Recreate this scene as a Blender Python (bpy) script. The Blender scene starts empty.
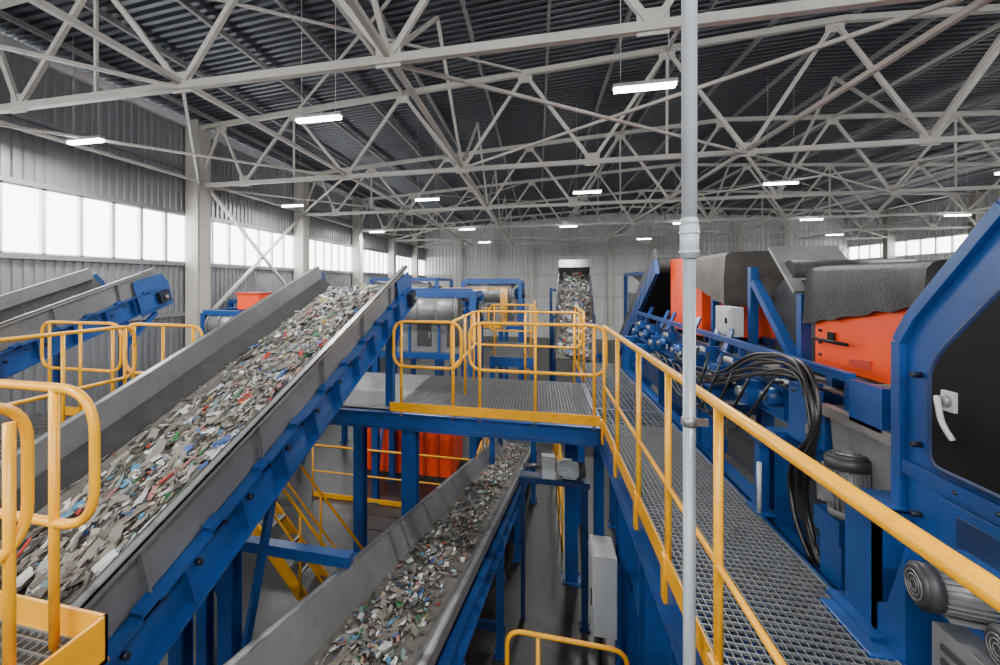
import bpy, math, random
from mathutils import Vector, Matrix
random.seed(7)
ZO = 4.6   # hall floor is z=0; coordinates below are written relative to eye level, floor = -4.6
FL = -4.6
DK = -1.58  # upper deck level

# ------------------------------------------------------------------ materials
MATS = {}
def mat(name, col, rough=.5, metal=0., var=.12, scale=3., bump=0., dirt=0., dirtcol=(.12,.10,.08), emit=None, spec=.5):
    m = bpy.data.materials.new(name); m.use_nodes = True
    nt = m.node_tree; N = nt.nodes; L = nt.links
    p = N['Principled BSDF']
    p.inputs['Roughness'].default_value = rough; p.inputs['Metallic'].default_value = metal
    p.inputs['Specular IOR Level'].default_value = spec
    tc = N.new('ShaderNodeTexCoord')
    nz = N.new('ShaderNodeTexNoise'); nz.inputs['Scale'].default_value = scale; nz.inputs['Detail'].default_value = 6
    L.new(tc.outputs['Object'], nz.inputs['Vector'])
    r = N.new('ShaderNodeValToRGB')
    r.color_ramp.elements[0].position = .3; r.color_ramp.elements[1].position = .7
    r.color_ramp.elements[0].color = (*[c*(1-var) for c in col], 1)
    r.color_ramp.elements[1].color = (*[min(1, c*(1+var)) for c in col], 1)
    L.new(nz.outputs['Fac'], r.inputs['Fac'])
    out = r.outputs['Color']
    if dirt > 0:
        n2 = N.new('ShaderNodeTexNoise'); n2.inputs['Scale'].default_value = scale*4.3; n2.inputs['Detail'].default_value = 8
        L.new(tc.outputs['Object'], n2.inputs['Vector'])
        r2 = N.new('ShaderNodeValToRGB'); r2.color_ramp.elements[0].position = .5; r2.color_ramp.elements[1].position = .72
        r2.color_ramp.elements[1].color = (dirt, dirt, dirt, 1)
        L.new(n2.outputs['Fac'], r2.inputs['Fac'])
        mx = N.new('ShaderNodeMixRGB'); mx.inputs['Color2'].default_value = (*dirtcol, 1)
        L.new(r2.outputs['Color'], mx.inputs['Fac']); L.new(out, mx.inputs['Color1']); out = mx.outputs['Color']
    L.new(out, p.inputs['Base Color'])
    if bump > 0:
        b = N.new('ShaderNodeBump'); b.inputs['Strength'].default_value = bump; b.inputs['Distance'].default_value = .02
        n3 = N.new('ShaderNodeTexNoise'); n3.inputs['Scale'].default_value = scale*8
        L.new(tc.outputs['Object'], n3.inputs['Vector']); L.new(n3.outputs['Fac'], b.inputs['Height'])
        L.new(b.outputs['Normal'], p.inputs['Normal'])
    if emit:
        p.inputs['Emission Color'].default_value = (*col, 1); p.inputs['Emission Strength'].default_value = emit
    MATS[name] = m
    return m

mat('white_steel', (.54,.51,.455), .5, 0, .08, 1.5, 0, .25, (.30,.27,.23))
mat('purlin', (.26,.265,.27), .5, 0, .08, 1.5)
mat('yellow', (.88,.40,.0), .33, 0, .06, 3, 0, .25, (.40,.19,.01))
mat('blue', (.009,.058,.225), .34, 0, .18, 3, 0, .35, (.02,.035,.085))
mat('blue_dark', (.006,.024,.09), .45, 0, .2, 3, 0, .4, (.015,.015,.03))
mat('orange', (.92,.070,.004), .38, 0, .06, 3, 0, .15, (.45,.05,.01))
mat('galv', (.27,.275,.28), .38, .55, .18, 4, 0, .3, (.18,.17,.16))
mat('grey_paint', (.18,.185,.19), .42, .2, .15, 3, 0, .35, (.12,.11,.10))
mat('grey_light', (.46,.48,.49), .45, .1, .08, 3)
mat('dark_grey', (.038,.040,.043), .5, .1, .25, 5)
mat('rubber', (.026,.025,.025), .55, 0, .35, 6, .25, .3, (.06,.055,.05), spec=.35)
mat('rubber_brown', (.080,.068,.060), .6, 0, .25, 5, .3, .3, (.13,.115,.10))
mat('belt', (.11,.10,.088), .7, 0, .35, 9, .3, .6, (.19,.17,.15))
mat('grate', (.21,.22,.225), .40, .5, .1, 8)
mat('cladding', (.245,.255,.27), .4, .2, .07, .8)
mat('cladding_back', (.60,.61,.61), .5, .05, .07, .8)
mat('roofing', (.085,.095,.115), .36, .3, .12, .7)
mat('frame_white', (.8,.8,.8), .4)
mat('concrete', (.018,.017,.016), .36, 0, .4, 1.2, .15, .6, (.038,.036,.033))
mat('black', (.006,.006,.007), .5, 0, .2, spec=.15)
mat('cable_black', (.010,.010,.011), .35, 0, .2)
mat('bolt', (.03,.035,.05), .4, .6)
mat('pipe_white', (.46,.51,.55), .35, 0, .08, 5, 0, .2, (.36,.38,.40))
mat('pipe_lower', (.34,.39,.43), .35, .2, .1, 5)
mat('lamp_emit', (1,.99,.96), .5, 0, 0, 1, emit=30)
mat('red', (.50,.035,.01), .5, 0, .15)

g = bpy.data.materials.new('window_glass'); g.use_nodes = True
nt = g.node_tree; nt.nodes.clear()
o = nt.nodes.new('ShaderNodeOutputMaterial'); mx = nt.nodes.new('ShaderNodeMixShader')
t = nt.nodes.new('ShaderNodeBsdfTransparent'); gl = nt.nodes.new('ShaderNodeBsdfGlossy'); gl.inputs['Roughness'].default_value = .1
mx.inputs[0].default_value = .07
nt.links.new(t.outputs[0], mx.inputs[1]); nt.links.new(gl.outputs[0], mx.inputs[2]); nt.links.new(mx.outputs[0], o.inputs[0])
MATS['window_glass'] = g

w = bpy.data.materials.new('waste'); w.use_nodes = True
nt = w.node_tree; p = nt.nodes['Principled BSDF']; p.inputs['Roughness'].default_value = .6
at = nt.nodes.new('ShaderNodeAttribute'); at.attribute_name = 'Col'
nt.links.new(at.outputs['Color'], p.inputs['Base Color'])
MATS['waste'] = w

# ------------------------------------------------------------------ builder
def frame(x, y, z, d):
    t = Vector(d).normalized(); xa = t.cross(Vector((0,0,1))).normalized(); n = xa.cross(t)
    M = Matrix.Identity(4)
    for i in range(3):
        M[i][0] = xa[i]; M[i][1] = t[i]; M[i][2] = n[i]
    M[0][3] = x; M[1][3] = y; M[2][3] = z
    return M

def fillet(pts, r, seg=5, closed=False):
    P = [Vector(p) for p in pts]; out = []; n = len(P)
    for i in range(n):
        if not closed and i in (0, n-1):
            out.append(P[i]); continue
        a, b, c = P[i-1], P[i], P[(i+1) % n]
        rr = min(r, (a-b).length*.48, (c-b).length*.48)
        p0 = b+(a-b).normalized()*rr; p1 = b+(c-b).normalized()*rr
        for k in range(seg+1):
            u = k/seg
            out.append(p0*(1-u)**2+b*2*u*(1-u)+p1*u*u)
    return out

class B:
    def __init__(s):
        s.v=[]; s.f=[]; s.m=[]; s.sm=[]; s.mats=[]; s.M=None
    def mi(s, name):
        if name not in s.mats: s.mats.append(name)
        return s.mats.index(name)
    def add(s, vs, fs, m, smooth=False):
        o = len(s.v)
        for v in vs:
            v = Vector(v)
            if s.M is not None: v = s.M @ v
            s.v.append(v)
        k = s.mi(m)
        for j, f in enumerate(fs):
            s.f.append([i+o for i in f]); s.m.append(k)
            s.sm.append(smooth if isinstance(smooth, bool) else smooth[j])
    def box(s, x0,x1,y0,y1,z0,z1, m):
        vs=[(x0,y0,z0),(x1,y0,z0),(x1,y1,z0),(x0,y1,z0),(x0,y0,z1),(x1,y0,z1),(x1,y1,z1),(x0,y1,z1)]
        s.add(vs, [(0,3,2,1),(4,5,6,7),(0,1,5,4),(1,2,6,5),(2,3,7,6),(3,0,4,7)], m)
    def beam(s, p0, p1, w, h, m, up=(0,0,1)):
        p0=Vector(p0); p1=Vector(p1); t=(p1-p0)
        if t.length<1e-6: return
        t.normalize(); up=Vector(up)
        if abs(t.dot(up))>.98: up=Vector((0,1,0)) if abs(t.y)<.9 else Vector((1,0,0))
        a=t.cross(up).normalized(); b=a.cross(t)
        vs=[]
        for p in (p0,p1):
            for sx,sz in ((-1,-1),(1,-1),(1,1),(-1,1)):
                vs.append(p+a*sx*w/2+b*sz*h/2)
        s.add(vs,[(0,1,2,3),(7,6,5,4),(0,4,5,1),(1,5,6,2),(2,6,7,3),(3,7,4,0)],m)
    def ibeam(s, p0, p1, w, h, m, t=.012, up=(0,0,1)):
        p0=Vector(p0); p1=Vector(p1); d=(p1-p0).normalized(); up=Vector(up)
        if abs(d.dot(up))>.98: up=Vector((0,1,0))
        a=d.cross(up).normalized(); b=a.cross(d)
        s.beam(p0+b*(h/2),p1+b*(h/2),w,t,m,up); s.beam(p0-b*(h/2),p1-b*(h/2),w,t,m,up); s.beam(p0,p1,t,h,m,up)
    def tube(s, p0, p1, r, m, n=12, r2=None):
        p0=Vector(p0); p1=Vector(p1); t=(p1-p0).normalized(); r2=r if r2 is None else r2
        up=Vector((0,0,1)) if abs(t.z)<.9 else Vector((1,0,0))
        a=t.cross(up).normalized(); b=a.cross(t); vs=[]
        for p,q in ((p0,r),(p1,r2)):
            for i in range(n):
                an=2*math.pi*i/n; vs.append(p+a*math.cos(an)*q+b*math.sin(an)*q)
        fs=[(i,(i+1)%n,n+(i+1)%n,n+i) for i in range(n)]+[tuple(range(n))[::-1],tuple(range(n,2*n))]
        s.add(vs,fs,m,[True]*n+[False,False])
    def path(s, pts, r, m, n=8, closed=False):
        P=[Vector(p) for p in pts]
        Q=[P[0]]
        for p in P[1:]:
            if (p-Q[-1]).length>1e-4: Q.append(p)
        if closed and (Q[0]-Q[-1]).length<1e-4: Q.pop()
        P=Q; N=len(P); vs=[]; a=None
        for i in range(N):
            if closed: t=(P[(i+1)%N]-P[i-1])
            else: t=P[min(i+1,N-1)]-P[max(i-1,0)]
            t.normalize()
            if a is None:
                up=Vector((0,0,1)) if abs(t.z)<.9 else Vector((1,0,0)); a=t.cross(up).normalized()
            else:
                a=(a-t*a.dot(t)).normalized()
            b=a.cross(t)
            for k in range(n):
                an=2*math.pi*k/n; vs.append(P[i]+a*math.cos(an)*r+b*math.sin(an)*r)
        fs=[]
        for i in range(N if closed else N-1):
            j=(i+1)%N
            for k in range(n):
                fs.append((i*n+k,i*n+(k+1)%n,j*n+(k+1)%n,j*n+k))
        sm=[True]*len(fs)
        if not closed:
            fs+= [tuple(range(n))[::-1], tuple(range((N-1)*n,N*n))]; sm+=[False,False]
        s.add(vs,fs,m,sm)
    def prism(s, poly, ax, a0, a1, m):
        n=len(poly)
        def mk(p,a): return (a,p[0],p[1]) if ax=='x' else ((p[0],a,p[1]) if ax=='y' else (p[0],p[1],a))
        vs=[mk(p,a0) for p in poly]+[mk(p,a1) for p in poly]
        s.add(vs,[tuple(range(n))[::-1],tuple(range(n,2*n))]+[(i,(i+1)%n,n+(i+1)%n,n+i) for i in range(n)],m)
    def corr(s, o, U, lu, V, lv, nrm, m, period=.2, depth=.035):
        o=Vector(o);U=Vector(U);V=Vector(V);nr=Vector(nrm); us=[]; k=0
        while k*period<lu:
            for q,hh in ((0,0),(.4,0),(.5,1),(.9,1)):
                x=(k+q)*period
                if x<lu: us.append((x,hh*depth))
            k+=1
        us.append((lu,0)); vs=[]
        for x,hh in us:
            vs.append(o+U*x+nr*hh); vs.append(o+U*x+nr*hh+V*lv)
        s.add(vs,[(2*i,2*i+2,2*i+3,2*i+1) for i in range(len(us)-1)],m)
    def grating(s, x0,x1,y0,y1,z, sx=.034, sy=.05, m='grate', edge='grate'):
        n=int((x1-x0)/sx)
        for i in range(n+1):
            x=x0+i*sx; s.box(x-.002,x+.002,y0,y1,z-.03,z,m)
        n=int((y1-y0)/sy)
        for i in range(n+1):
            y=y0+i*sy; s.box(x0,x1,y-.0028,y+.0028,z-.012,z+.001,m)
        for a in ((x0-.006,x0+.006,y0,y1),(x1-.006,x1+.006,y0,y1),(x0,x1,y0-.006,y0+.006),(x0,x1,y1-.006,y1+.006)):
            s.box(*a,z-.04,z+.003,edge)
    def motor(s, c, ax, r, L, m='grey_paint'):
        # finned electric motor with fan cowl, terminal box, end shield and feet
        c=Vector(c); A=Vector(ax).normalized()
        up=Vector((0,0,1)) if abs(A.z)<.9 else Vector((1,0,0))
        a=A.cross(up).normalized(); bb=a.cross(A)
        s.tube(c-A*L*.45,c+A*L*.28,r*.84,m,24)
        for i in range(24):
            an=2*math.pi*i/24; q=(a*math.cos(an)+bb*math.sin(an))
            s.beam(c-A*L*.38+q*r*.9,c+A*L*.26+q*r*.9,r*.05,r*.2,m,up=q)
        s.tube(c-A*L*.5,c-A*L*.38,r*.98,m,24)
        s.tube(c+A*L*.28,c+A*L*.46,r*1.03,'dark_grey',24); s.tube(c+A*L*.46,c+A*L*.52,r*1.03,'dark_grey',24,r*.8)
        for q in (.25,.45,.65): 
            s.path([c+A*L*.523+(a*math.cos(k*.5236)+bb*math.sin(k*.5236))*r*q for k in range(12)],r*.03,'galv',6,True)
        s.tube(c-A*L*.5,c-A*L*.62,r*.55,'galv',14)
        u=up if abs(A.z)<.9 else Vector((-1,0,0))
        q=c+u*r*1.05-A*L*.1; s.beam(q-A*L*.16,q+A*L*.16,r*.8,r*.45,m)
        s.beam(c-u*r*1.0-A*L*.3,c-u*r*1.0+A*L*.2,r*1.5,r*.1,m,up=u)
    def finish(s, name, bevel=0., cols=None):
        zs=[v for v in s.v]
        mn=Vector([min(v[i] for v in zs) for i in range(3)]); mxx=Vector([max(v[i] for v in zs) for i in range(3)])
        c=(mn+mxx)/2; c.z=mn.z
        me=bpy.data.meshes.new(name); me.from_pydata([v-c for v in s.v],[],s.f)
        for m in s.mats: me.materials.append(MATS[m])
        me.polygons.foreach_set('material_index', s.m); me.polygons.foreach_set('use_smooth', s.sm)
        if cols is not None:
            ca=me.color_attributes.new('Col','FLOAT_COLOR','CORNER'); arr=[]
            for pl,cc in zip(me.polygons,cols):
                arr += [cc[0],cc[1],cc[2],1]*pl.loop_total
            ca.data.foreach_set('color',arr)
        me.update()
        ob=bpy.data.objects.new(name,me); ob.location=c+Vector((0,0,ZO)); bpy.context.scene.collection.objects.link(ob)
        if bevel>0:
            bm=ob.modifiers.new('bevel','BEVEL'); bm.width=bevel; bm.segments=2; bm.limit_method='ANGLE'
        return ob

def railing(b, pts, h=1.1, spacing=1.0, midh=.55, loop=False, kick=True, r=.019, mt='yellow', ext=.12):
    P=[Vector(p) for p in pts]
    if loop:
        A,C=P[0],P[-1]; d=(C-A).normalized()
        a=A-d*ext; c=C+d*ext
        up=Vector((0,0,h)); md=Vector((0,0,midh))
        b.path(fillet([a+md,a+up,c+up,c+md],.16,6,True),r,mt,10,True)
    else:
        b.path(fillet([p+Vector((0,0,h)) for p in P],.08),r,mt,10)
        b.path(fillet([p+Vector((0,0,midh)) for p in P],.08),r*.8,mt,8)
    for i in range(len(P)-1):
        A,C=P[i],P[i+1]; L=(C-A).length; n=max(1,round(L/spacing))
        for k in range(n+1):
            q=A+(C-A)*k/n; b.tube(q-Vector((0,0,.05)),q+Vector((0,0,h)),r*.9,mt,10)
        if kick: b.beam(A+Vector((0,0,.05)),C+Vector((0,0,.05)),.008,.10,mt)

PAL=[((.18,.16,.135),20),((.27,.245,.215),18),((.10,.09,.075),16),((.56,.56,.54),9),((.33,.285,.22),9),((.045,.042,.04),9),
     ((.04,.10,.30),3),((.08,.25,.40),2),((.42,.04,.03),2),((.42,.19,.16),2),((.04,.20,.07),2),((.42,.30,.06),1),((.22,.34,.34),3),((.78,.78,.76),6)]
PC=[c for c,wt in PAL for _ in range(wt)]
def waste(name, M, n, xr, s0, s1, h0, smin=.03, smax=.10, el=1.8, pile=.06, bias=0.):
    b=B(); b.M=None; cols=[]
    for _ in range(n):
        s=random.uniform(s0,s1)
        dens=.62+.38*math.sin(s*2.3+1.3*math.sin(s*.9))
        if random.random()>dens+.25: continue
        x=random.gauss(bias,.42)*xr
        if abs(x)>xr: x=random.uniform(-xr,xr)
        hh=h0+random.random()*pile*(1-.6*abs(x)/xr)
        sz=smin+(smax-smin)*random.random()**2.2
        R=Matrix.Rotation(random.gauss(0,.28),4,'Z')@Matrix.Rotation(random.gauss(0,.22),4,'X')@Matrix.Rotation(random.gauss(0,.3),4,'Y')
        T=M@Matrix.Translation((x,s,hh))@R
        c=random.choice(PC); k=random.uniform(.7,1.15); c=[min(1,q*k) for q in c]
        kind=random.random(); b.M=T; nf=len(b.f)
        a=sz*.5; l=a*random.uniform(1,el)
        if kind<.66:   # crumpled film / paper
            vs=[]
            for j in range(4):
                for i in range(3):
                    vs.append(((i-1)*a*random.uniform(.6,1.1),(j-1.5)*l*.67*random.uniform(.8,1.15),random.uniform(0,.4)*a))
            b.add(vs,[(j*3+i,j*3+i+1,j*3+i+4,j*3+i+3) for j in range(3) for i in range(2)],'waste')
        elif kind<.86:  # cartons
            b.box(-a*.6,a*.6,-l*.7,l*.7,-a*.1,a*random.uniform(.15,.5),'waste')
        else:  # bottles and cans
            b.tube((0,-l,a*.3),(0,l*.5,a*.3),a*.38,'waste',7); b.tube((0,l*.5,a*.3),(0,l,a*.3),a*.38,'waste',7,a*.15)
        for q in range(len(b.f)-nf):
            v=random.uniform(.85,1.1); cols.append([min(1,z*v) for z in c])
    return b.finish(name,0,cols)

def leg(b, x, y, ztop, zbot=FL, w=.14, m='blue'):
    b.ibeam((x,y,zbot+.02),(x,y,ztop),w,w,m,.012); b.box(x-w*.85,x+w*.85,y-w*.85,y+w*.85,zbot,zbot+.02,m)
    for dx in (-1,1):
        for dy in (-1,1): b.tube((x+dx*w*.68,y+dy*w*.68,zbot+.02),(x+dx*w*.68,y+dy*w*.68,zbot+.05),.012,'bolt',6)

# ------------------------------------------------------------------ hall shell
XL,XR,YB,YF,RX=-9.7,21.5,38.5,-7.,6.
EZ=4.6
def roofz(x): return EZ+.06*((x-XL) if x<RX else (XR-x)*(RX-XL)/(XR-RX))
b=B(); b.box(XL-.3,XR+.3,YF,YB+.3,FL-.2,FL,'concrete'); b.finish('floor')
b=B()
for x0,x1 in ((XL-.4,RX),(RX,XR+.4)):
    V=Vector((x1-x0,0,roofz(min(x1,XR))-roofz(max(x0,XL)))); l=V.length
    b.corr((x0,YF,roofz(max(x0,XL))),(0,1,0),YB-YF+.3,V.normalized(),l,(0,0,1),'roofing',.2,.06)
b.finish('ceiling')
b=B()
WB,WT=.5,1.93
frames=[-.3,5.3,10.9,16.7,22.6,28.5,34.3]
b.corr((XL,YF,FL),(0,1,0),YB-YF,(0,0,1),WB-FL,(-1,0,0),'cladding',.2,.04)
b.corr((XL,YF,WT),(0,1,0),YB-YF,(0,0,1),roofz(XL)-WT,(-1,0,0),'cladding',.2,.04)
for z in (WB,WT,3.2,-.9): b.box(XL+.0,XL+.08,YF,YB,z-.05,z+.05,'cladding')
b.finish('wall_left')
def strip_window(name,x,y0,y1,z0,z1,n):
    b=B(); t=.045; d=.07
    b.box(x-d,x+.02,y0,y1,z0,z0+.08,'frame_white'); b.box(x-d,x+.02,y0,y1,z1-.08,z1,'frame_white')
    for i in range(n+1):
        y=y0+(y1-y0)*i/n; b.box(x-d,x+.02,y-t,y+t,z0,z1,'frame_white')
    b.add([(x-.03,y0,z0),(x-.03,y1,z0),(x-.03,y1,z1),(x-.03,y0,z1)],[(0,1,2,3)],'window_glass')
    b.finish(name)
ys=[YF]+frames+[YB]
for i in range(len(ys)-1):
    y0,y1=ys[i],ys[i+1]; strip_window('window_%d'%(i+1),XL,y0+.1,y1-.1,WB,WT,max(2,round((y1-y0)/.8)))
b=B()
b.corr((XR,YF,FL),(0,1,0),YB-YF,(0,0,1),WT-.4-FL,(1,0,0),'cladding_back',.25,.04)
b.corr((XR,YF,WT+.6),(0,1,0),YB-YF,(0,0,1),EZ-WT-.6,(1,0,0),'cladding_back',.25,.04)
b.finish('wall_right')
for y in frames:
    b=B(); b.ibeam((XR-.25,y,FL),(XR-.25,y,EZ-.02),.4,.4,'white_steel',.025,up=(0,1,0)); b.finish('wall_column')
strip_window('window_20',XR+.05,YF,YB,WT-.4,WT+.6,44)
b=B()
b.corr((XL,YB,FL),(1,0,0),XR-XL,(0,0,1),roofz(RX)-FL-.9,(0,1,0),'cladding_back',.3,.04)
b.prism([(XL,EZ-.2),(XR,EZ-.2),(XR,EZ+.05),(RX,roofz(RX)),(XL,EZ+.05)],'y',YB+.06,YB+.1,'cladding_back')
b.finish('wall_back')
# gable wall behind the camera: solid below, open band above added for fill light
GZ=2.2
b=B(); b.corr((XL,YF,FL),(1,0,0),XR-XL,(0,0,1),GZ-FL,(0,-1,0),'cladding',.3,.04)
b.finish('wall_front')
b=B(); x=XL
while x<XR: b.box(x,x+.1,YF-.05,YF+.05,GZ,EZ,'frame_white'); x+=3.
for z in (GZ,EZ-.1): b.box(XL,XR,YF-.05,YF+.05,z,z+.1,'frame_white')
b.finish('window_21')
for x in (-6.5,-3.5,-.5,2.5,5.5,8.5,11.5,14.5,17.5):
    b=B(); b.ibeam((x,YB-.3,FL),(x,YB-.3,4.3),.25,.25,'white_steel',.02); b.finish('wall_column')
b=B()
for z in (-1.2,.6,2.2): b.box(XL,XR,YB-.16,YB-.02,z-.06,z+.06,'white_steel')
b.finish('trim_2')
b=B(); b.box(-9.2,-7.2,YB-.4,YB-.3,FL,-1.,'frame_white')
for k in range(8): b.box(-9.1,-7.3,YB-.42,YB-.4,FL+.2+k*.42,FL+.24+k*.42,'grey_paint')
b.finish('door_1')
b=B(); b.box(XL,XL+.12,YF,YB,EZ-.22,EZ-.02,'frame_white'); b.finish('eave_painted_light')  # white colour stands in for bright light at the eave gap
b=B(); b.tube((XL+.35,YF,2.86),(XL+.35,YB,2.86),.045,'white_steel')
for y in frames: b.box(XL,XL+.36,y-.02,y+.02,2.8,2.84,'white_steel')
b.finish('wall_pipe')

for i,y in enumerate(frames):   # wall columns
    b=B(); x=XL+.28
    b.ibeam((x,y,FL+.03),(x,y,EZ-.05),.42,.5,'white_steel',.025,up=(0,1,0)); b.box(x-.22,x+.22,y-.2,y+.2,FL+.1,EZ-.2,'white_steel')
    b.box(x-.35,x+.35,y-.35,y+.35,FL,FL+.03,'white_steel')
    b.finish('wall_column')
b=B()
b.beam((XL+.4,11.1,-1),(XL+.4,16.5,2.7),.08,.08,'white_steel'); b.beam((XL+.46,11.1,2.7),(XL+.46,16.5,-1),.08,.08,'white_steel')
b.finish('wall_cross_brace')

# trusses
BZ=2.75
bx=[XL+.3,-7.9,-4.85,-1.8,1.2,4.3,7.4,10.4,13.5,16.5,19.5,XR-.2]
for fi,y in enumerate(frames):
    b=B()
    b.beam((XL+.3,y,BZ),(XR-.2,y,BZ),.10,.105,'white_steel')
    b.beam((XL+.2,y,roofz(XL)-.22),(RX,y,roofz(RX)-.22),.12,.12,'white_steel'); b.beam((RX,y,roofz(RX)-.22),(XR-.1,y,roofz(XR)-.22),.12,.12,'white_steel')
    for i in range(len(bx)-1):
        xa,xb=bx[i],bx[i+1]; xm=(xa+xb)/2; zt=roofz(xm)-.25
        b.beam((xa,y,BZ),(xm,y,zt),.07,.075,'white_steel'); b.beam((xm,y,zt),(xb,y,BZ),.07,.075,'white_steel')
        if i%3==1: b.beam((xm,y,BZ),(xm,y,zt),.045,.045,'white_steel')
        b.box(xa-.16,xa+.16,y-.012,y+.012,BZ-.09,BZ+.2,'white_steel'); b.box(xm-.16,xm+.16,y-.012,y+.012,zt-.2,zt+.05,'white_steel')
    b.finish('roof_truss')
b=B()
for i in range(len(frames)-1):
    y0,y1=frames[i],frames[i+1]; ym=(y0+y1)/2
    for x in (-4.85,-1.8,4.3,10.4,16.5):
        b.beam((x,y0,BZ+.05),(x,y1,BZ+.05),.07,.07,'white_steel')
    for x in (-3.3,2.75,8.9,15.):
        zt=roofz(x)-.25
        b.beam((x,y0,zt),(x,y1,zt),.07,.07,'white_steel')
    for x in (-1.8,7.4):
        zt=roofz(x)-.2
        b.beam((x,y0,BZ+.08),(x,ym,zt),.06,.06,'white_steel'); b.beam((x,ym,zt),(x,y1,BZ+.08),.06,.06,'white_steel')
    if i!=3:
        for xa,xb in ((XL+.3,-4.85),(-1.8,4.3),(16.5,XR-.2)) if i%2 else ((XL+.3,-4.85),(4.3,10.4),(16.5,XR-.2)):
            b.beam((xa,y0,BZ-.03),(xb,y1,BZ-.03),.045,.045,'white_steel'); b.beam((xb,y0,BZ+.03),(xa,y1,BZ+.03),.045,.045,'white_steel')
    if i in (0,1,4):
        for xa,xb in ((-6.3,-.3),(8.9,15.)):
            za,zb=roofz(xa)-.2,roofz(xb)-.2
            b.beam((xa,y0,za),(xb,y1,zb),.045,.045,'white_steel'); b.beam((xb,y0,zb),(xa,y1,za),.045,.045,'white_steel')
b.finish('roof_bracing')
b=B(); x=XL+.9
while x<XR:
    z=roofz(x)-.07; b.box(x-.03,x+.03,YF,YB,z-.10,z-.0,'purlin'); x+=1.5
b.finish('roof_purlins')

# lamps
for y in (-1.,6.65,14.,22.4,30.):
    for i,x in enumerate((-8.25,-3.45,1.4,6.3,11.2,16.1)):
        if y==30. and i%2==0: continue
        b=B(); z=2.66
        b.box(x-.40,x+.40,y-.06,y+.06,z,z+.05,'grey_light'); b.box(x-.38,x+.38,y-.055,y+.055,z-.045,z,'lamp_emit')
        for dx in (-.3,.3): b.tube((x+dx,y,z+.05),(x+dx,y,roofz(x)-.02),.006,'grey_light',6)
        b.finish('ceiling_lamp')
        L=bpy.data.lights.new('lamp_light','AREA'); L.shape='RECTANGLE'; L.size=.8; L.size_y=.1; L.energy=215; L.color=(1,.985,.96)
        ob=bpy.data.objects.new('lamp_light',L); ob.location=(x,y,z-.06+ZO); bpy.context.scene.collection.objects.link(ob)

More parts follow.
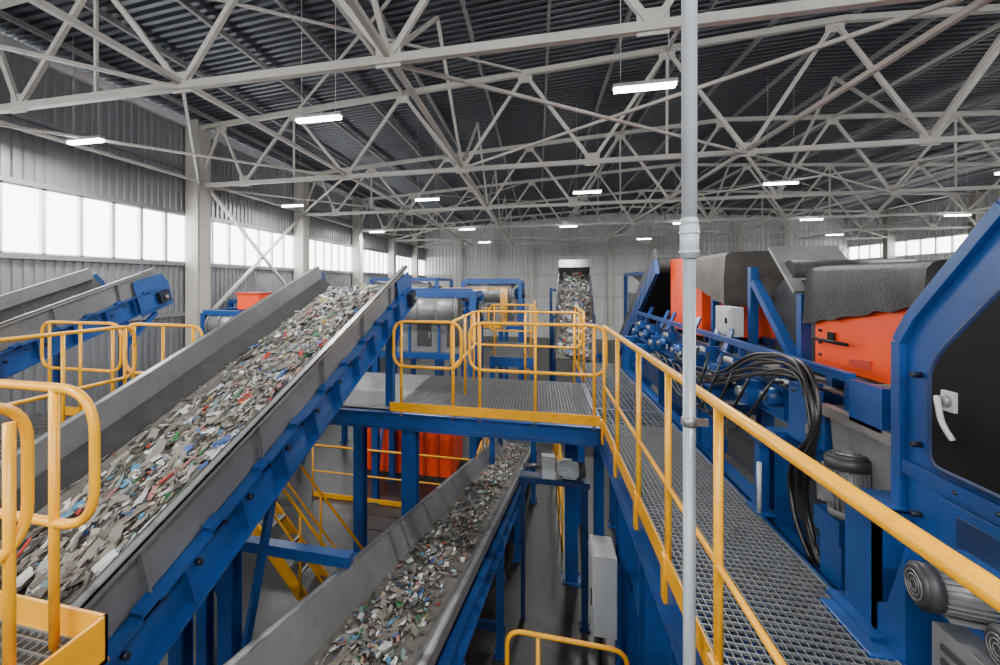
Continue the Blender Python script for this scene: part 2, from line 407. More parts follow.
# ------------------------------------------------------------------ big inclined conveyors
def big_conveyor(name, xc, sl=.33):
    M=frame(xc,0,-1.75,(0,1,sl)); b=B(); b.M=M; cs=1/math.sqrt(1+sl*sl)
    s0,s1=-4.5,6.0/cs
    for k in (-1,1):
        b.prism([(k*.64,0),(k*.655,0),(k*.625,-.33),(k*.61,-.33)],'y',s0,s1,'grey_paint')
        b.prism([(k*.60,-.19),(k*.61,-.18),(k*.50,-.32),(k*.49,-.31)],'y',s0,s1,'rubber')
        b.prism([(k*.64,.0),(k*.70,.0),(k*.70,-.015),(k*.64,-.015)],'y',s0,s1,'galv')
        b.prism([(k*.70,0),(k*.70,-.04),(k*.69,-.04),(k*.69,0)],'y',s0,s1,'galv')
        b.box(k*.62 if k>0 else -.635,.635 if k>0 else -.62,s0,s1,-.62,-.33,'blue')
        for z0 in (-.345,-.62): b.box(min(k*.62,k*.71),max(k*.62,k*.71),s0,s1,z0,z0+.015,'blue')
        s=s0+.2; i=0
        while s<s1-.3:
            b.box(min(k*.635,k*.70),max(k*.635,k*.70),s-.006,s+.006,-.6,-.345,'blue')
            if i%2==0:
                b.prism([(k*.655,-.015),(k*.695,-.015),(k*.66,-.33),(k*.62,-.33)],'y',s+.3,s+.312,'grey_paint')
            b.tube((k*.635,s+.12,-.46),(k*.665,s+.12,-.46),.018,'bolt',8); b.tube((k*.635,s+.36,-.42),(k*.66,s+.36,-.42),.011,'bolt',6)
            b.box(min(k*.64,k*.71),max(k*.64,k*.71),s+.2,s+.3,-.345,-.30,'blue')
            s+=.48; i+=1
    b.box(-.60,.60,s0,s1-.02,-.335,-.315,'belt'); b.box(-.55,.55,s0,s1-.1,-.66,-.645,'belt')
    s=s0+.3
    while s<s1-.4:
        b.tube((-.6,s,-.37),(.6,s,-.37),.035,'galv',10); b.beam((-.62,s+.5,-.5),(.62,s+.5,-.5),.06,.06,'blue'); s+=1.0
    b.tube((-.58,s1,-.49),(.58,s1,-.49),.165,'rubber',24)
    for k in (-1,1):
        b.prism([(s1-.45,-.1),(s1+.1,-.12),(s1+.2,-.3),(s1+.2,-.68),(s1-.45,-.68)],'x',min(k*.66,k*.68),max(k*.66,k*.68),'blue')
        b.box(min(k*.68,k*.76),max(k*.68,k*.76),s1-.1,s1+.1,-.58,-.4,'bolt'); b.tube((k*.76,s1,-.49),(k*.80,s1,-.49),.035,'galv',12)
    b.motor((-.98,s1-.05,-.49),(-1,0,0),.12,.34,'blue')
    b.box(-.84,-.76,s1-.2,s1+.1,-.62,-.36,'blue')
    b.M=None
    for y in (-3.2,0.,3.46):
        zb=-1.75+sl*y-.66
        xs=(xc-.72,xc+.60) if y!=3.46 else (xc-.72,xc-.2)
        for x in xs: leg(b,x,y,zb+.25 if x!=xc-.2 else zb)
        b.beam((xs[0],y,zb-.6),(xs[1],y,zb-.6),.1,.14,'blue'); b.beam((xs[0],y,zb-.05),(xc+.62,y,zb-.05),.1,.12,'blue')
        b.beam((xs[0],y,zb-.7),(xs[0],y+1.0,FL+.3),.06,.06,'blue')
    for x in (xc-.66,xc+.62): b.beam((x,5.5,-.6),(x,5.5,DK),.1,.1,'blue'); b.beam((x,5.5,-1.0),(x,6.1,-.5),.06,.06,'blue')
    if xc<-4:
        for x in (xc-.66,xc+.62): leg(b,x,5.5,DK,w=.12)
    b.beam((xc+.60,2.9,-1.5),(xc-.2,3.3,FL+.1),.05,.05,'blue')
    ob=b.finish(name)
    if xc>-4: waste('mixed_waste_on_belt',M,8300,.55,-1.0,s1-.05,-.315,.014,.070,3.4,.04,.08)
    else: waste('mixed_waste_on_belt',M,1500,.5,2.,s1-.05,-.315,.02,.07,2.5,.05)
    return ob
big_conveyor('inclined_belt_conveyor',-2.46)
big_conveyor('inclined_belt_conveyor',-6.71)

# ------------------------------------------------------------------ central conveyor (trough)
d=Vector((.0585,1,-.207)); M=frame(-1.12,2.45,-2.15,d); b=B(); b.M=M
s0,s1=-1.9,10.6
for k in (-1,1):
    b.prism([(k*.45,0),(k*.465,0),(k*.325,-.24),(k*.31,-.24)],'y',s0,s1,'grey_paint')
    b.prism([(k*.45,0),(k*.51,0),(k*.51,-.015),(k*.45,-.015)],'y',s0,s1,'galv')
    b.box(min(k*.495,k*.51),max(k*.495,k*.51),s0,s1,-.09,0,'galv')
    b.box(min(k*.44,k*.455),max(k*.44,k*.455),s0,s1,-.50,-.26,'blue')
    for z0 in (-.275,-.50): b.box(min(k*.44,k*.52),max(k*.44,k*.52),s0,s1,z0,z0+.015,'blue')
    s=s0+.2
    while s<s1:
        b.prism([(k*.46,-.015),(k*.50,-.015),(k*.50,-.1),(k*.36,-.24),(k*.335,-.24)],'y',s-.006,s+.006,'grey_paint')
        b.box(min(k*.455,k*.51),max(k*.455,k*.51),s+.2,s+.21,-.49,-.27,'blue')
        b.tube((k*.455,s+.1,-.38),(k*.48,s+.1,-.38),.015,'bolt',8); s+=.6
b.box(-.34,.34,s0,s1,-.25,-.235,'belt'); b.box(-.34,.34,s0,s1,-.53,-.52,'belt')
s=s0+.4
while s<s1: b.tube((-.42,s,-.28),(.42,s,-.28),.03,'galv',10); s+=1.
b.tube((-.4,s1,-.38),(.4,s1,-.38),.13,'rubber',20)
b.M=None
for y in (1.,3.46,5.6,7.6):
    c=M@Vector((0,(y-2.45)/d.normalized().y,-.5))
    for k in (-1,1):
        if y==3.46: continue
        leg(b,c.x+k*.49,y,c.z+.1,w=.09)
    if y!=3.46: b.beam((c.x-.5,y,FL+.35),(c.x+.55,y,FL+.35),.06,.1,'blue_dark')
    b.beam((c.x-.5,y,c.z-.08),(c.x+.5,y,c.z-.08),.08,.12,'blue')
    b.beam((c.x+.49,y,c.z-.1),(c.x+.49,y+.8,FL+.4 if y>5 else c.z-1.2),.04,.04,'blue')
b.beam((-2.7,3.46,-2.30),(-1.50,3.46,-2.30),.10,.09,'blue')
b.finish('trough_belt_conveyor')
waste('mixed_waste_on_belt',M,8200,.29,s0+.1,s1-.1,-.235,.014,.062,2.8,.05)

# ------------------------------------------------------------------ middle platform
b=B()
PX0,PX1,PY0,PY1=-3.0,.66,5.3,7.4
b.grating(-1.75,PX1,PY0+.03,PY1,DK,.04,.06)
b.box(-3.0,-1.77,PY0+.03,PY1,DK-.01,DK,'grey_paint')
b.box(PX0,PX1,PY0-.01,PY0+.0,DK-.22,DK-.02,'blue'); 
for z in (DK-.22,DK-.03): b.box(PX0,PX1,PY0-.08,PY0,z,z+.014,'blue')
b.box(-1.75,PX1,PY0-.09,PY0-.08,DK+.01,DK+.12,'yellow')
b.ibeam((PX0,PY1,DK-.14),(PX1,PY1,DK-.14),.1,.2,'blue')
for x in (-3.,-1.6,-.4,.6): b.ibeam((x,PY0,DK-.14),(x,PY1,DK-.14),.1,.2,'blue')
for y in (5.7,6.3,6.9): b.box(PX0,PX1,y-.03,y+.03,DK-.14,DK-.04,'blue')
for x,y in ((-1.55,5.42),(-2.95,7.2),(.5,7.3)): leg(b,x,y,DK-.05,w=.18)
b.finish('mezzanine_platform')
b=B(); railing(b,[(-.66,PY0-.04,DK),(.6,PY0-.04,DK)],spacing=.62,loop=True,kick=False); b.finish('platform_guardrail')
b=B(); railing(b,[(-1.62,PY0-.04,DK),(-.98,PY0-.04,DK)],spacing=.64,loop=True,kick=False,ext=.1); b.finish('platform_guardrail')
b=B(); railing(b,[(-1.0,5.4,DK),(-1.0,7.2,DK)],spacing=.9,loop=True,kick=False); b.finish('platform_guardrail')
b=B(); railing(b,[(-.95,PY1,DK),(.55,PY1,DK)],spacing=.75,loop=True,kick=False); b.finish('platform_guardrail')

# ------------------------------------------------------------------ right walkway
WE=9.3
b=B()
b.grating(.70,1.45,-1.0,5.3,DK,.034,.045); b.grating(.70,1.45,5.35,WE,DK,.06,.1)
for x in (.68,1.47): 
    b.box(x-.006,x+.006,-1,WE,DK-.22,DK,'blue'); b.box(x-.04,x+.04,-1,WE,DK-.22,DK-.208,'blue')
for k in range(10): b.box(.68,1.47,-.9+k,-.84+k,DK-.14,DK-.04,'blue')
for y,ww in ((.2,.12),(2.6,.2),(3.4,.2),(4.4,.2),(6.5,.12),(9.1,.12)):
    for x in (.80,1.38): leg(b,x,y,DK-.2,w=ww)
for y0,y1 in ((2.6,3.4),(3.4,4.4)):
    for z in (-2.6,-3.9): b.beam((.80,y0,z),(.80,y1,z),.06,.08,'blue')
    b.beam((1.38,y0,-2.),(1.38,y1,-4.4),.05,.05,'blue_dark')
for y in (2.6,3.4,4.4): b.beam((.8,y,-2.1),(1.38,y,-2.1),.1,.14,'blue')
b.finish('grating_walkway')
b=B()
X=.685
b.path([(X,-.9,DK+1.1),(X,5.15,DK+1.1)],.021,'yellow',14); b.path([(X,-.9,DK+.47),(X,5.15,DK+.47)],.013,'yellow',10)
for y in (-.6,.5,1.99,2.69,3.43,4.3,5.12):
    b.tube((X,y,DK-.12),(X,y,DK+1.1),.017,'yellow',12); b.box(X-.03,X-.012,y-.03,y+.03,DK-.15,DK+.1,'yellow')
b.box(X-.012,X-.004,-.9,5.2,DK-.02,DK+.10,'yellow')
b.finish('walkway_guardrail')
b=B(); railing(b,[(.7,7.5,DK),(.7,WE-.1,DK)],spacing=.9); b.finish('walkway_guardrail')
b=B(); b.grating(-1.,-.05,9.6,12.,DK,.06,.1); b.box(-1,-.05,9.59,9.6,DK-.2,DK,'blue'); 
for x in (-.95,-.1):
    for y in (9.7,11.9): leg(b,x,y,DK-.04,w=.1)
railing(b,[(-.9,9.62,DK),(-.15,9.62,DK)],spacing=.8,loop=True,kick=False); railing(b,[(-.08,9.7,DK),(-.08,11.9,DK)],spacing=.8,kick=False)
b.finish('service_walkway')
b=B(); b.grating(-2.8,-.9,12.6,15.,DK+.3,.08,.1)
railing(b,[(-2.7,12.6,DK+.3),(-1.,12.6,DK+.3)],spacing=.9); railing(b,[(-1.,12.7,DK+.3),(-1.,15.,DK+.3)],spacing=.9)
for x in (-2.7,-1): 
    for y in (12.7,14.9): leg(b,x,y,DK+.27,w=.12)
b.finish('service_platform')

# floor level process pump box behind the walkway columns
b=B(); b.box(1.0,1.34,2.2,4.2,FL+.1,-3.2,'blue_dark')
for y in (2.25,4.05): b.box(.98,1.36,y,y+.1,FL,FL+.12,'blue_dark')
b.box(.99,1.0,2.3,3.1,-4.3,-3.35,'dark_grey'); b.box(.99,1.0,3.25,4.1,-4.3,-3.35,'dark_grey'); b.motor((1.17,3.2,-3.05),(0,1,0),.12,.4,'blue_dark')
b.finish('hydraulic_power_unit')
b=B(); b.box(.47,.66,4.15,4.5,-3.08,-2.38,'grey_light'); b.box(.46,.47,4.18,4.47,-3.05,-2.41,'grey_light'); b.box(.45,.46,4.2,4.22,-2.85,-2.7,'black')
b.box(.66,.70,4.2,4.28,-4.6,-2.5,'blue'); b.path(fillet([(.55,4.35,-3.08),(.55,4.35,-3.8),(.62,4.35,-4.55)],.2),.015,'black')
b.finish('electrical_cabinet',.006)
b=B(); b.motor((.42,6.3,-2.5),(1,0,0),.10,.36,'grey_light'); b.box(.05,.22,6.2,6.42,-2.62,-2.36,'grey_light'); b.tube((-.2,6.3,-2.5),(.05,6.3,-2.5),.03,'galv')
b.box(-.25,.66,6.2,6.42,-2.70,-2.63,'blue_dark'); leg(b,.6,6.3,-2.70,w=.08,m='blue_dark')
b.beam((-.2,6.3,-2.65),(-.2,6.3,FL),.06,.06,'blue_dark')
b.finish('gear_motor')
b=B(); z=FL
for y in (3.35,):
    b.path(fillet([(-.22,y,z),(-.22,y,-2.55),(.6,y,-2.55),(.6,y,z)],.12,6),.017,'yellow',10)
    b.tube((-.2,y,-3.1),(.6,y,-3.1),.014,'yellow'); b.tube((-.2,y,-3.7),(.6,y,-3.7),.014,'yellow'); b.tube((.0,y,z),(0.,y,-2.55),.015,'yellow')
b.finish('floor_guardrail')
b=B(); railing(b,[(.4,8.0,FL),(.4,12.5,FL)],spacing=1.2,h=1.5,midh=.8); b.finish('floor_guardrail')
b=B(); railing(b,[(-4.7,8.8,FL),(-1.2,8.8,FL)],spacing=1.1,midh=.55); railing(b,[(-1.2,8.8,FL),(-1.2,12.,FL)],spacing=1.1); b.finish('floor_guardrail')
b=B(); b.box(-4.3,-1.9,10.2,11.6,FL+.08,-3.25,'orange'); 
for k in range(8): b.box(-4.25+k*.33,-4.19+k*.33,10.14,10.2,FL+.1,-3.3,'red')
b.box(-4.35,-1.85,10.12,11.65,-3.3,-3.22,'red'); b.box(-4.3,-1.9,10.2,10.4,FL,FL+.08,'dark_grey'); b.box(-4.3,-1.9,11.3,11.5,FL,FL+.08,'dark_grey')
b.finish('waste_skip_container')
b=B()
for y in (4.75,5.2): b.beam((-4.2,y,-1.95),(-1.9,y,FL+.06),.03,.14,'yellow')
for k in range(11):
    u=(k+.5)/11; x=-4.2+2.3*u; z=-1.95+(FL+.06+1.95)*u; b.box(x-.11,x+.11,4.76,5.19,z-.015,z+.015,'grate')
for y in (4.72,5.23):
    b.tube((-4.2,y,-1.0),(-1.9,y,FL+1.05),.017,'yellow'); b.tube((-4.2,y,-1.45),(-1.9,y,FL+.6),.013,'yellow')
    for u in (0,.33,.66,1.): 
        x=-4.2+2.3*u; z=-1.95+(FL+.06+1.95)*u; b.tube((x,y,z),(x,y,z+.97),.015,'yellow')
b.beam((-4.15,4.97,-1.95),(-4.15,4.97,FL),.1,.1,'blue')
b.finish('steel_staircase')

# ------------------------------------------------------------------ left platforms
b=B(); zd=-1.24
b.grating(-3.6,-1.46,-1.2,1.22,zd,.034,.045)
b.box(-3.6,-1.43,1.22,1.232,zd-.06,zd+.10,'yellow'); b.box(-1.442,-1.43,-1.2,1.232,zd-.06,zd+.10,'yellow')
b.box(-1.60,-1.43,1.10,1.235,zd-.06,zd-.045,'yellow')
for y in (-1.1,1.0): leg(b,-3.6,y,zd-.04,w=.1)
b.box(-3.6,-1.45,.95,1.05,zd-.1,zd-.04,'yellow')
leg(b,-1.5,-1.15,zd-.04,w=.1)
y=1.18; xe=-1.425
b.path(fillet([(-3.6,y,zd+.88),(xe,y,zd+.88),(xe,y,zd+.42),(-3.6,y,zd+.42)],.15,8),.016,'yellow',12)
for x in (-1.60,-2.3,-3.0): b.tube((x,y,zd-.05),(x,y,zd+.88),.016,'yellow',12)
x=-1.53
b.path(fillet([(x,-1.1,zd+.88),(x,1.05,zd+.88),(x,1.05,zd+.42),(x,-1.1,zd+.42)],.14,8),.016,'yellow',12)
b.tube((x,1.0,zd-.05),(x,1.0,zd+.82),.016,'yellow',12); b.box(x-.04,x+.04,.96,1.04,zd,zd+.01,'yellow')
b.finish('crossover_platform')
b=B(); b.grating(-5.85,-3.45,2.4,4.2,DK,.06,.08)
for x in (-5.8,-3.5):
    for y in (2.45,4.15): leg(b,x,y,DK-.03,w=.12)
b.box(-5.85,-3.45,2.38,2.4,DK-.2,DK,'blue')
railing(b,[(-5.7,4.15,DK),(-4.75,4.15,DK)],spacing=.5,loop=True); railing(b,[(-4.45,4.15,DK),(-3.65,4.15,DK)],spacing=.4,loop=True)
railing(b,[(-4.3,2.6,DK),(-4.3,3.9,DK)],spacing=.65,loop=True); railing(b,[(-5.75,2.45,DK),(-4.4,2.45,DK)],spacing=.7,loop=True)
b.finish('side_platform')

# ------------------------------------------------------------------ generic process machines
def machine(name,x0,x1,y0,y1,zb,zt,drum=True,hop=True,om=False,body='grey_paint'):
    b=B(); cx=(x0+x1)/2; cy=(y0+y1)/2
    for x in (x0,x1):
        for y in (y0,y1): leg(b,x,y,zt,w=.13)
    for z in (zb,zt):
        for y in (y0,y1): b.beam((x0,y,z),(x1,y,z),.1,.12,'blue')
        for x in (x0,x1): b.beam((x,y0,z),(x,y1,z),.1,.12,'blue')
    b.beam((x0,y0,FL+.3),(x0,y1,zb),.06,.06,'blue')
    n=max(2,int((x1-x0)/.55)); hz=(zt-zb)
    b.box(x0+.08,x1-.08,y0+.1,y1-.1,zb+.06,zb+hz*.62,body)
    for i in range(n+1):
        x=x0+.08+(x1-x0-.16)*i/n; b.box(x-.02,x+.02,y0+.06,y0+.1,zb+.06,zb+hz*.62,'blue')
    for i in range(n):
        x=x0+.08+(x1-x0-.16)*(i+.5)/n; b.box(x-.15,x+.15,y0+.08,y0+.1,zb+hz*.15,zb+hz*.5,'dark_grey'); b.box(x+.10,x+.13,y0+.06,y0+.08,zb+hz*.28,zb+hz*.38,'galv')
    if drum:
        zc=zb+hz*.75; r=min(.34,hz*.32)
        b.tube((x0+.1,y0+r*.6,zc),(x1-.3,y0+r*.6,zc),r,'galv',24)
        for i in range(5):
            x=x0+.15+(x1-x0-.5)*i/4; b.tube((x-.02,y0+r*.6,zc),(x+.02,y0+r*.6,zc),r+.02,'grey_paint',24)
        b.motor((x1-.02,y0+r*.6,zc),(1,0,0),r*.5,.35,'blue')
    if hop:
        b.add([(x0+.1,y0+.4,zt+.05),(x1-.1,y0+.4,zt+.05),(x1-.1,y1-.1,zt+.05),(x0+.1,y1-.1,zt+.05),
               (x0+.45,y0+.7,zt-.3),(x1-.45,y0+.7,zt-.3),(x1-.45,y1-.4,zt-.3),(x0+.45,y1-.4,zt-.3)],
              [(0,1,5,4),(1,2,6,5),(2,3,7,6),(3,0,4,7),(4,5,6,7)],'grey_paint')
        b.box(x0+.06,x1-.06,y0+.36,y0+.4,zt-.05,zt+.12,'blue')
    if om:
        b.box(cx-.3,cx+.3,cy-.25,cy+.25,zt+.06,zt+.42,'orange'); b.box(cx-.33,cx+.33,cy-.28,cy+.28,zt+.42,zt+.47,'red')
    return b.finish(name)
machine('drum_screen',-3.3,-1.25,8.9,10.,-1.5,-.25)
machine('drum_screen',-2.6,-.6,16.,19.,-1.6,.0,True,True)
machine('shredder',-9.2,-7.9,12.,14.,-1.8,-.6,False,True)
machine('bale_feeder',-7.6,-5.9,9.,10.4,-2.,-.72,True,False,True)
machine('bale_feeder',-5.4,-3.9,12.,14.,-1.8,-.3,True,True,False)
machine('separator_unit',-6.5,-3.8,17.,20.,-1.6,.1,True,False,False)
machine('separator_unit',3.2,5.4,9.5,12.5,-1.6,-.2,True,True,False)
machine('separator_unit',6.6,9.,9.5,13.,-1.6,-.2,True,True,False)
machine('separator_unit',3.5,6.2,16.,20.,-1.6,.3,True,True,False)
machine('separator_unit',9.5,12.5,16.,20.,-1.6,.3,True,True,False)

# far inclined feed conveyor with waste
p0=Vector((1.2,15.8,-2.4)); p1=Vector((1.55,21.,.3)); M=frame(*p0,(p1-p0)); Lc=(p1-p0).length
b=B(); b.M=M
for k in (-1,1):
    b.box(min(k*.63,k*.66),max(k*.63,k*.66),-.3,Lc+.2,-.15,.22,'dark_grey'); b.box(min(k*.63,k*.72),max(k*.63,k*.72),-.3,Lc+.2,-.45,-.15,'blue')
b.box(-.62,.62,-.3,Lc+.2,-.03,0,'belt'); b.tube((-.6,Lc+.2,-.15),(.6,Lc+.2,-.15),.15,'rubber',16)
b.box(-.66,.66,Lc+.1,Lc+.9,.0,.35,'dark_grey')
b.M=None
for y in (16.4,18.6,20.6):
    z=-2.4+(y-15.8)*.52-.35
    for x in (.55,2.1): leg(b,x,y,z,w=.12)
    b.beam((.55,y,z-.1),(2.1,y,z-.1),.1,.12,'blue')
b.finish('inclined_feed_conveyor')
waste('mixed_waste_on_belt',M,2400,.58,-.2,Lc,.0,.08,.2,1.4,.12)

# ------------------------------------------------------------------ right side machines
b=B()
out=[(2.5,-1.72),(2.5,-.27),(2.42,-.15),(2.02,.27),(1.75,.45),(-.6,.45),(-.6,-1.72)]
b.prism(out,'x',1.6,2.7,'blue')
ep=[(1.585,p[0],p[1]) for p in out]
for i in range(5):
    b.beam(ep[i],ep[i+1],.05,.03,'blue',up=(1,0,0))
wo=[(2.32,-.76),(2.32,-.36),(2.26,-.27),(2.02,-.02),(1.9,.06),(.9,.06),(.9,-.76)]
wp=fillet([(1.6,p[0],p[1]) for p in wo],.06,5,True)
b.path([p+Vector((-.012,0,0)) for p in wp],.018,'blue_dark',8,True)
b.prism([(p.y,p.z) for p in wp],'x',1.575,1.6,'black')
b.tube((1.575,2.22,-.47),(1.545,2.22,-.47),.024,'galv',16); b.path(fillet([(1.54,2.235,-.455),(1.53,2.215,-.48),(1.53,2.20,-.55),(1.545,2.17,-.61)],.05,5),.010,'grey_light',10)
b.box(1.562,1.578,2.19,2.25,-.51,-.43,'grey_light')
for z in (-.82,-1.18): b.box(1.575,1.6,-.5,2.47,z-.03,z+.03,'blue')
b.box(1.58,1.6,1.2,2.28,-1.14,-.87,'blue'); b.box(1.575,1.58,1.3,2.2,-1.10,-.91,'blue_dark')
for z in (-1.6,-1.3,-1.0,-.7,-.4): b.tube((1.6,2.4,z),(1.565,2.4,z),.014,'bolt',6)
for i in range(10): b.tube((1.6,2.2-.17*i,-.82),(1.567,2.2-.17*i,-.82),.009,'bolt',6)
b.box(1.50,1.62,1.3,2.2,-1.72,-1.33,'grey_paint')
for k in range(6): b.box(1.49,1.5,1.35,2.15,-1.68+k*.055,-1.655+k*.055,'dark_grey')
b.prism([(2.3,-1.58),(2.62,-1.58),(2.62,-1.54),(2.4,-1.40),(2.3,-1.1)],'x',1.48,1.6,'blue')
b.box(1.36,1.60,2.3,2.66,-1.60,-1.575,'blue')
for x,y in ((1.7,-.4),(2.6,-.4),(1.7,2.4),(2.6,2.4)): leg(b,x,y,-1.72,w=.14)
b.finish('optical_sorter_housing',.006)
b=B(); b.motor((1.475,2.06,-1.13),(-1,.15,0),.08,.22,'grey_paint'); b.box(1.54,1.6,1.96,2.16,-1.25,-1.02,'blue'); b.finish('drive_motor')
b=B(); b.motor((1.50,1.82,-1.17),(-1,.15,0),.07,.16,'galv'); b.box(1.54,1.6,1.74,1.92,-1.27,-1.07,'blue'); b.finish('drive_motor')
b=B(); b.box(1.47,1.50,2.46,2.66,DK+.0,-1.02,'blue'); b.box(1.47,1.62,2.46,2.48,DK,-1.02,'blue'); b.box(1.42,1.66,2.4,2.72,DK-.0,DK+.02,'blue'); b.box(1.47,1.7,2.46,2.66,-1.03,-1.01,'blue')
b.finish('motor_stand')
b=B(); b.motor((1.60,2.86,-1.08),(0,.1,1),.095,.32,'grey_paint'); b.box(1.5,1.72,2.76,2.98,-1.36,-1.24,'blue'); b.box(1.52,1.70,2.78,2.96,-1.72,-1.36,'blue'); leg(b,1.61,2.87,-1.72,w=.1)
b.finish('drive_motor')

# sorting conveyor along the walkway
b=B()
Y0,Y1=2.62,9.2; xa,xb=1.78,2.75
for x in (xa,xb):
    b.box(x-.008,x+.008,Y0,Y1,-1.02,-.78,'blue')
    for z in (-1.02,-.79): b.box(x-.04,x+.04,Y0,Y1,z,z+.014,'blue')
    b.box(x-.02,x+.0,Y0,Y1,-.78,-.68,'blue_dark'); 
b.box(xa+.05,xb-.05,Y0,Y1,-.80,-.78,'belt')
y=Y0+.1
while y<Y1:
    b.box(xa-.04,xa-.008,y,y+.01,-1.0,-.8,'blue'); b.tube((xa-.03,y+.2,-.9),(xa-.01,y+.2,-.9),.02,'bolt',8); b.box(xa-.05,xa-.03,y+.3,y+.40,-.93,-.87,'grey_light'); y+=.55
for y in (3.6,5.,6.5,8.,9.1):
    for x in (1.62,xb): leg(b,x,y,-1.02,w=.13)
    b.beam((1.56,y,-1.08),(xb,y,-1.08),.12,.13,'blue'); b.beam((1.62,y,-1.6),(xb,y,-1.6),.1,.12,'blue')
b.box(1.54,1.66,Y0,Y1,-1.78,-1.62,'blue')
b.box(1.66,1.70,3.1,4.6,-1.55,-1.12,'dark_grey'); b.box(1.64,1.67,5.2,6.4,-1.5,-1.1,'blue_dark'); b.box(1.64,1.67,6.7,7.9,-1.5,-1.15,'blue_dark')
rr=random.Random(3)
y=3.15
while y<8.8:
    k=rr.random(); x=1.70
    if k<.3: b.box(x-.06,x+.06,y,y+.16,-1.0,-.8,'blue'); b.tube((x-.06,y+.08,-.9),(x-.1,y+.08,-.9),.04,'galv',14)
    elif k<.55: b.tube((x,y,-.72),(x,y+.24,-.72),.032,'galv',12); b.tube((x,y+.24,-.72),(x,y+.34,-.72),.014,'grey_light',8); b.box(x-.03,x+.1,y-.02,y+.02,-.78,-.66,'blue')
    elif k<.75: b.box(x-.05,x+.08,y,y+.12,-.78,-.6,'blue'); b.box(x-.06,x-.05,y+.02,y+.1,-.75,-.64,'dark_grey')
    else: b.tube((x-.04,y+.08,-.86),(x+.08,y+.08,-.86),.07,'blue',18); b.tube((x-.07,y+.08,-.86),(x-.04,y+.08,-.86),.03,'galv',12)
    if rr.random()<.35: b.beam((x+.02,y+.12,-.8),(x+.25,y+.4,-.45),.04,.04,'blue')
    if rr.random()<.5: b.box(x-.02,x+.1,y-.05,y+.12,-1.32,-1.12,rr.choice(['blue','dark_grey','grey_paint']))
    y+=.34
b.beam((1.74,3.1,-.55),(1.74,8.8,-.55),.05,.05,'blue')
y=3.1
while y<8.9: b.beam((1.74,y,-.55),(1.74,y,-.8),.04,.04,'blue'); y+=.71
b.add([(1.66,2.62,-.72),(1.66,3.15,-.72),(1.66,3.02,-1.5),(1.66,2.7,-1.5),(2.6,2.62,-.72),(2.6,3.15,-.72),(2.6,3.02,-1.5),(2.6,2.7,-1.5)],
      [(0,1,2,3),(7,6,5,4),(0,3,7,4),(1,5,6,2),(3,2,6,7)],'grey_paint')
b.box(1.62,1.67,2.6,3.18,-.78,-.72,'galv'); b.tube((1.66,2.78,-.62),(2.6,2.78,-.62),.10,'rubber',20); b.box(1.62,1.66,2.66,2.90,-.74,-.52,'blue')
b.box(1.62,1.66,3.2,3.5,-1.02,-.66,'blue'); 
for i in range(5): b.tube((1.66,3.3+i*.12,-.7),(1.60,3.3+i*.12,-.7),.012,'bolt',6)
b.finish('sorting_belt_conveyor',0)
b=B(); b.box(1.47,1.53,3.55,3.62,DK,-1.05,'blue'); b.box(1.46,1.6,3.5,3.68,-1.10,-1.03,'blue'); b.box(1.44,1.56,3.5,3.68,DK,DK+.015,'blue'); b.tube((1.45,3.5,DK+.02),(1.45,3.5,DK+.36),.014,'grey_light'); b.finish('deck_bracket')

# cables
b=B()
for i in range(7):
    j=lambda q=.06: random.uniform(-q,q)
    off=.026*i
    pts=[(1.66,6.2,-.92+j()),(1.62,5.6,-.92+j()),(1.58,5.1,-.97+off*.5+j()),(1.56,4.5,-.92+j()+off*.5),(1.56,3.9,-.70+off+j()),(1.54,3.4,-.60+off*.8+j(.03)),(1.54+j(.03),3.14+j(),-.58+off*.6),(1.52+j(.03),3.04-off*.8+j(),-.78),(1.50+j(.03),3.06+j(.10),-1.05+j()),(1.54+j(.02),3.25+j(.12),-1.25),(1.53+j(.03),3.10+j(.08),-1.48),(1.56,2.95+off,-1.7)]
    b.path(fillet(pts,.25,6),.013,'cable_black',8)
b.finish('cable_bundle')
b=B()
for i in range(6):
    b.path(fillet([(1.58,3.6+.3*i,-.66),(1.49,3.75+.3*i,-.98-.05*i),(1.49,4.1+.28*i,-1.22),(1.52,4.6+.3*i,-1.12),(1.56,5.1+.3*i,-.94),(1.6,5.5+.3*i,-1.0)],.3,6),.011,'cable_black',8)
b.finish('cable_bundle')

# magnetic separators
def cover(b,x0,x1,y0,y1,zf,zn,zt,m):
    k=10; vs=[]
    for j in range(k+1):
        u=j/k; y=y0+(y1-y0)*u; zb=zn+(zf-zn)*u+.012*math.sin(u*25)
        prof=[(x0-.02+.01*math.sin(u*17),zb),(x0-.015,zb+(zt-zb)*.5),(x0,zt-.05),(x0+.02,zt-.015),(x0+.06,zt),((x0+x1)/2,zt+.01+.01*math.sin(u*9)),(x1-.09,zt),(x1-.02,zt-.05),(x1,zt-.1),(x1+.02,zb)]
        for q in prof: vs.append((q[0],y+.012*math.sin(q[1]*30),q[1]))
    m0=10
    b.add(vs,[(j*m0+i,j*m0+i+1,(j+1)*m0+i+1,(j+1)*m0+i) for j in range(k) for i in range(m0-1)]+[tuple(range(m0)),tuple(range(k*m0,(k+1)*m0))[::-1]],m,True)
b=B()
b.prism([(3.1,-.62),(4.05,-.62),(4.05,-.28),(3.1,-.12)],'x',2.05,3.0,'orange')
b.prism([(3.45,-.56),(3.65,-.56),(3.65,-.52),(3.45,-.50)],'x',2.04,2.05,'red')
for y in (3.17,3.23,3.98): 
    for z in (-.54,-.45,-.36): b.tube((2.05,y,z),(2.035,y,z),.012,'bolt',6)
b.path([(2.02,3.12,-.63),(2.02,4.03,-.63)],.012,'black'); b.box(2.03,2.04,3.8,3.87,-.44,-.36,'black')
cover(b,2.03,3.05,3.0,4.12,-.32,-.13,.12,'rubber')
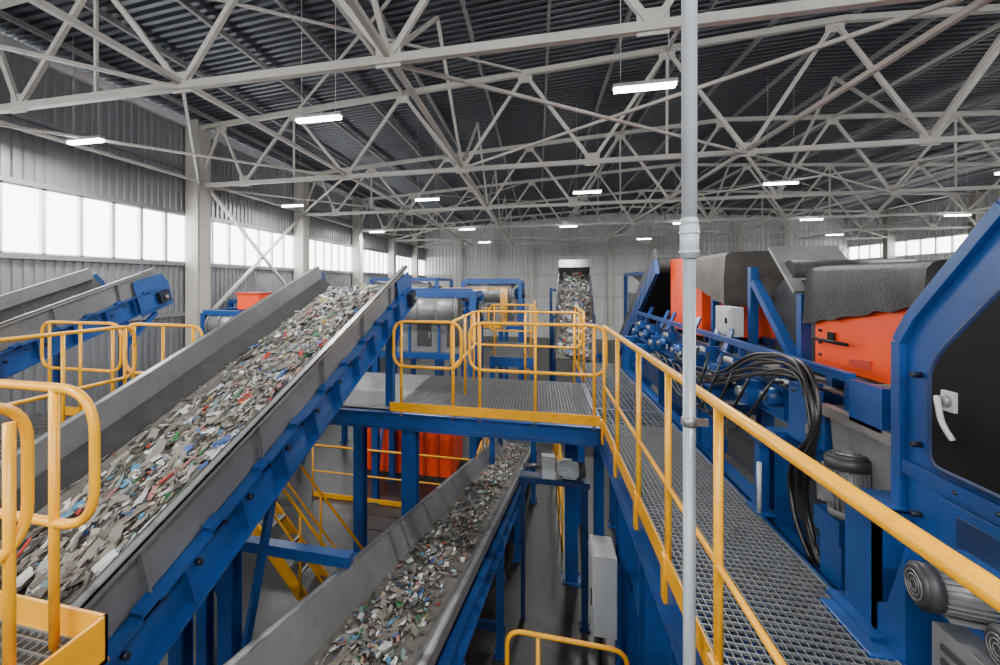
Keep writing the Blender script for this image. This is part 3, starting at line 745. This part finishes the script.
b.path([(2.0,4.0,-.42),(2.0,3.6,-.42)],.012,'black')
for x,y in ((2.15,4.0),(2.9,4.0),(2.15,3.25),(2.9,3.25)): b.beam((x,y,-.6),(x,y,-.8),.08,.08,'blue')
b.finish('magnetic_separator',0)
b=B()
b.prism([(6.5,-.70),(7.9,-.70),(7.9,.36),(6.9,.34),(6.5,.05)],'x',2.05,3.0,'orange')
b.box(2.0,2.05,6.9,7.05,-.25,-.1,'black'); 
cover(b,2.0,3.0,5.6,6.9,.02,-.26,.33,'rubber_brown')
for x,y in ((2.15,6.6),(2.9,6.6),(2.15,7.8),(2.9,7.8)): b.beam((x,y,-.7),(x,y,-.8),.08,.08,'blue')
for y in (5.65,6.2): b.beam((2.1,y,-.2),(2.1,y,-.8),.07,.07,'blue'); b.beam((2.9,y,-.2),(2.9,y,-.8),.07,.07,'blue')
b.finish('magnetic_separator',0)
b=B(); b.box(1.9,2.02,5.2,5.6,-.56,-.26,'grey_light'); b.box(1.89,1.9,5.23,5.57,-.53,-.29,'grey_light'); b.box(1.88,1.89,5.26,5.30,-.43,-.37,'black'); b.beam((1.96,5.4,-.56),(1.96,5.4,-1.),.05,.05,'blue')
for y in (5.3,5.4,5.5): b.tube((1.95,y,-.56),(1.95,y,-.9),.01,'black',6)
b.finish('control_box',.005)
b=B()
b.prism([(4.4,-.75),(5.1,-.75),(5.1,-.1),(4.95,.02),(4.6,.02),(4.4,-.15)],'x',2.25,3.2,'dark_grey')
b.add([(2.15,4.55,-.08),(2.7,4.55,-.08),(2.7,5.0,.34),(2.15,5.0,.34),(2.15,4.57,-.1),(2.7,4.57,-.1),(2.7,5.02,.32),(2.15,5.02,.32)],[(0,1,2,3),(4,7,6,5),(0,4,5,1),(1,5,6,2),(2,6,7,3),(3,7,4,0)],'galv')
b.beam((2.12,4.35,-.78),(2.12,5.2,.0),.07,.07,'blue'); b.beam((2.12,5.25,-.8),(2.12,5.25,.15),.07,.07,'blue'); b.beam((2.12,4.35,-.8),(2.12,4.35,-.1),.07,.07,'blue')
b.tube((2.2,4.75,.1),(3.1,4.75,.1),.1,'rubber',16)
b.finish('transfer_chute',0)
# rising conveyor behind
p0=Vector((2.3,11.6,-1.5)); p1=Vector((2.3,8.1,.38)); M=frame(*p0,(p1-p0)); Lc=(p1-p0).length
b=B(); b.M=M
for k in (-1,1):
    b.box(min(k*.40,k*.43),max(k*.40,k*.43),0,Lc,-.02,.2,'dark_grey'); b.box(min(k*.40,k*.46),max(k*.40,k*.46),0,Lc,-.28,-.02,'blue')
    for i in range(8): b.beam((k*.45,i*Lc/8,-.27),(k*.45,(i+1)*Lc/8,-.03),.03,.03,'blue')
b.box(-.4,.4,0,Lc,-.03,0,'rubber'); b.tube((-.4,Lc,-.12),(.4,Lc,-.12),.13,'rubber',18)
b.M=None
for y in (11.,9.9,9.4):
    z=-1.5+(11.6-y)*.5-.25
    for x in (1.9,2.7): leg(b,x,y,z,w=.1)
b.finish('rising_belt_conveyor')
b=B()
for y in (3.,5.,7.):
    for x in (3.5,5.2): leg(b,x,y,-.5,w=.14)
    b.beam((3.5,y,-.55),(5.2,y,-.55),.12,.14,'blue')
for x in (3.5,5.2): b.beam((x,3.,-.5),(x,7.,-.5),.12,.14,'blue')
b.box(3.6,5.1,3.1,6.9,-.5,-.2,'grey_paint'); b.box(3.6,5.1,3.1,6.9,-.2,-.18,'belt')
b.box(3.7,4.4,5.2,6.2,-.18,.12,'dark_grey'); b.motor((4.2,4.4,-.05),(1,0,0),.12,.4,'blue')
b.finish('transfer_conveyor_frame')

# ------------------------------------------------------------------ white pole
b=B(); x,y=.615,2.10
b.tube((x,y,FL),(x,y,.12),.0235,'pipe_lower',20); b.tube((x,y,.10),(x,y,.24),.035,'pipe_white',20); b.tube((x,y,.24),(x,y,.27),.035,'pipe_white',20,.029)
b.tube((x,y,.26),(x+.0,y,roofz(x)-.05),.029,'pipe_white',20)
for z in (.12,.20): b.tube((x,y,z),(x,y,z+.012),.038,'pipe_white',20)
for z in (-.6,-1.7): b.box(x-.03,x+.07,y-.008,y+.008,z,z+.03,'galv'); b.tube((x,y,z-.005),(x,y,z+.035),.027,'galv',16)
b.box(x-.08,x+.08,y-.08,y+.08,FL,FL+.015,'galv')
b.finish('vertical_pipe')

# ------------------------------------------------------------------ world + camera
wd=bpy.data.worlds.new('sky'); bpy.context.scene.world=wd; wd.use_nodes=True
bg=wd.node_tree.nodes['Background']; bg.inputs[0].default_value=(.97,.985,1,1); bg.inputs[1].default_value=10.
cam=bpy.data.cameras.new('camera'); co=bpy.data.objects.new('camera',cam); bpy.context.scene.collection.objects.link(co)
co.location=(0,0,ZO); co.rotation_euler=(math.radians(90),0,math.radians(14.1))
cam.sensor_width=36; cam.lens=16.2; cam.shift_x=.075; cam.shift_y=-.0505; cam.clip_start=.05; cam.clip_end=200
bpy.context.scene.camera=co
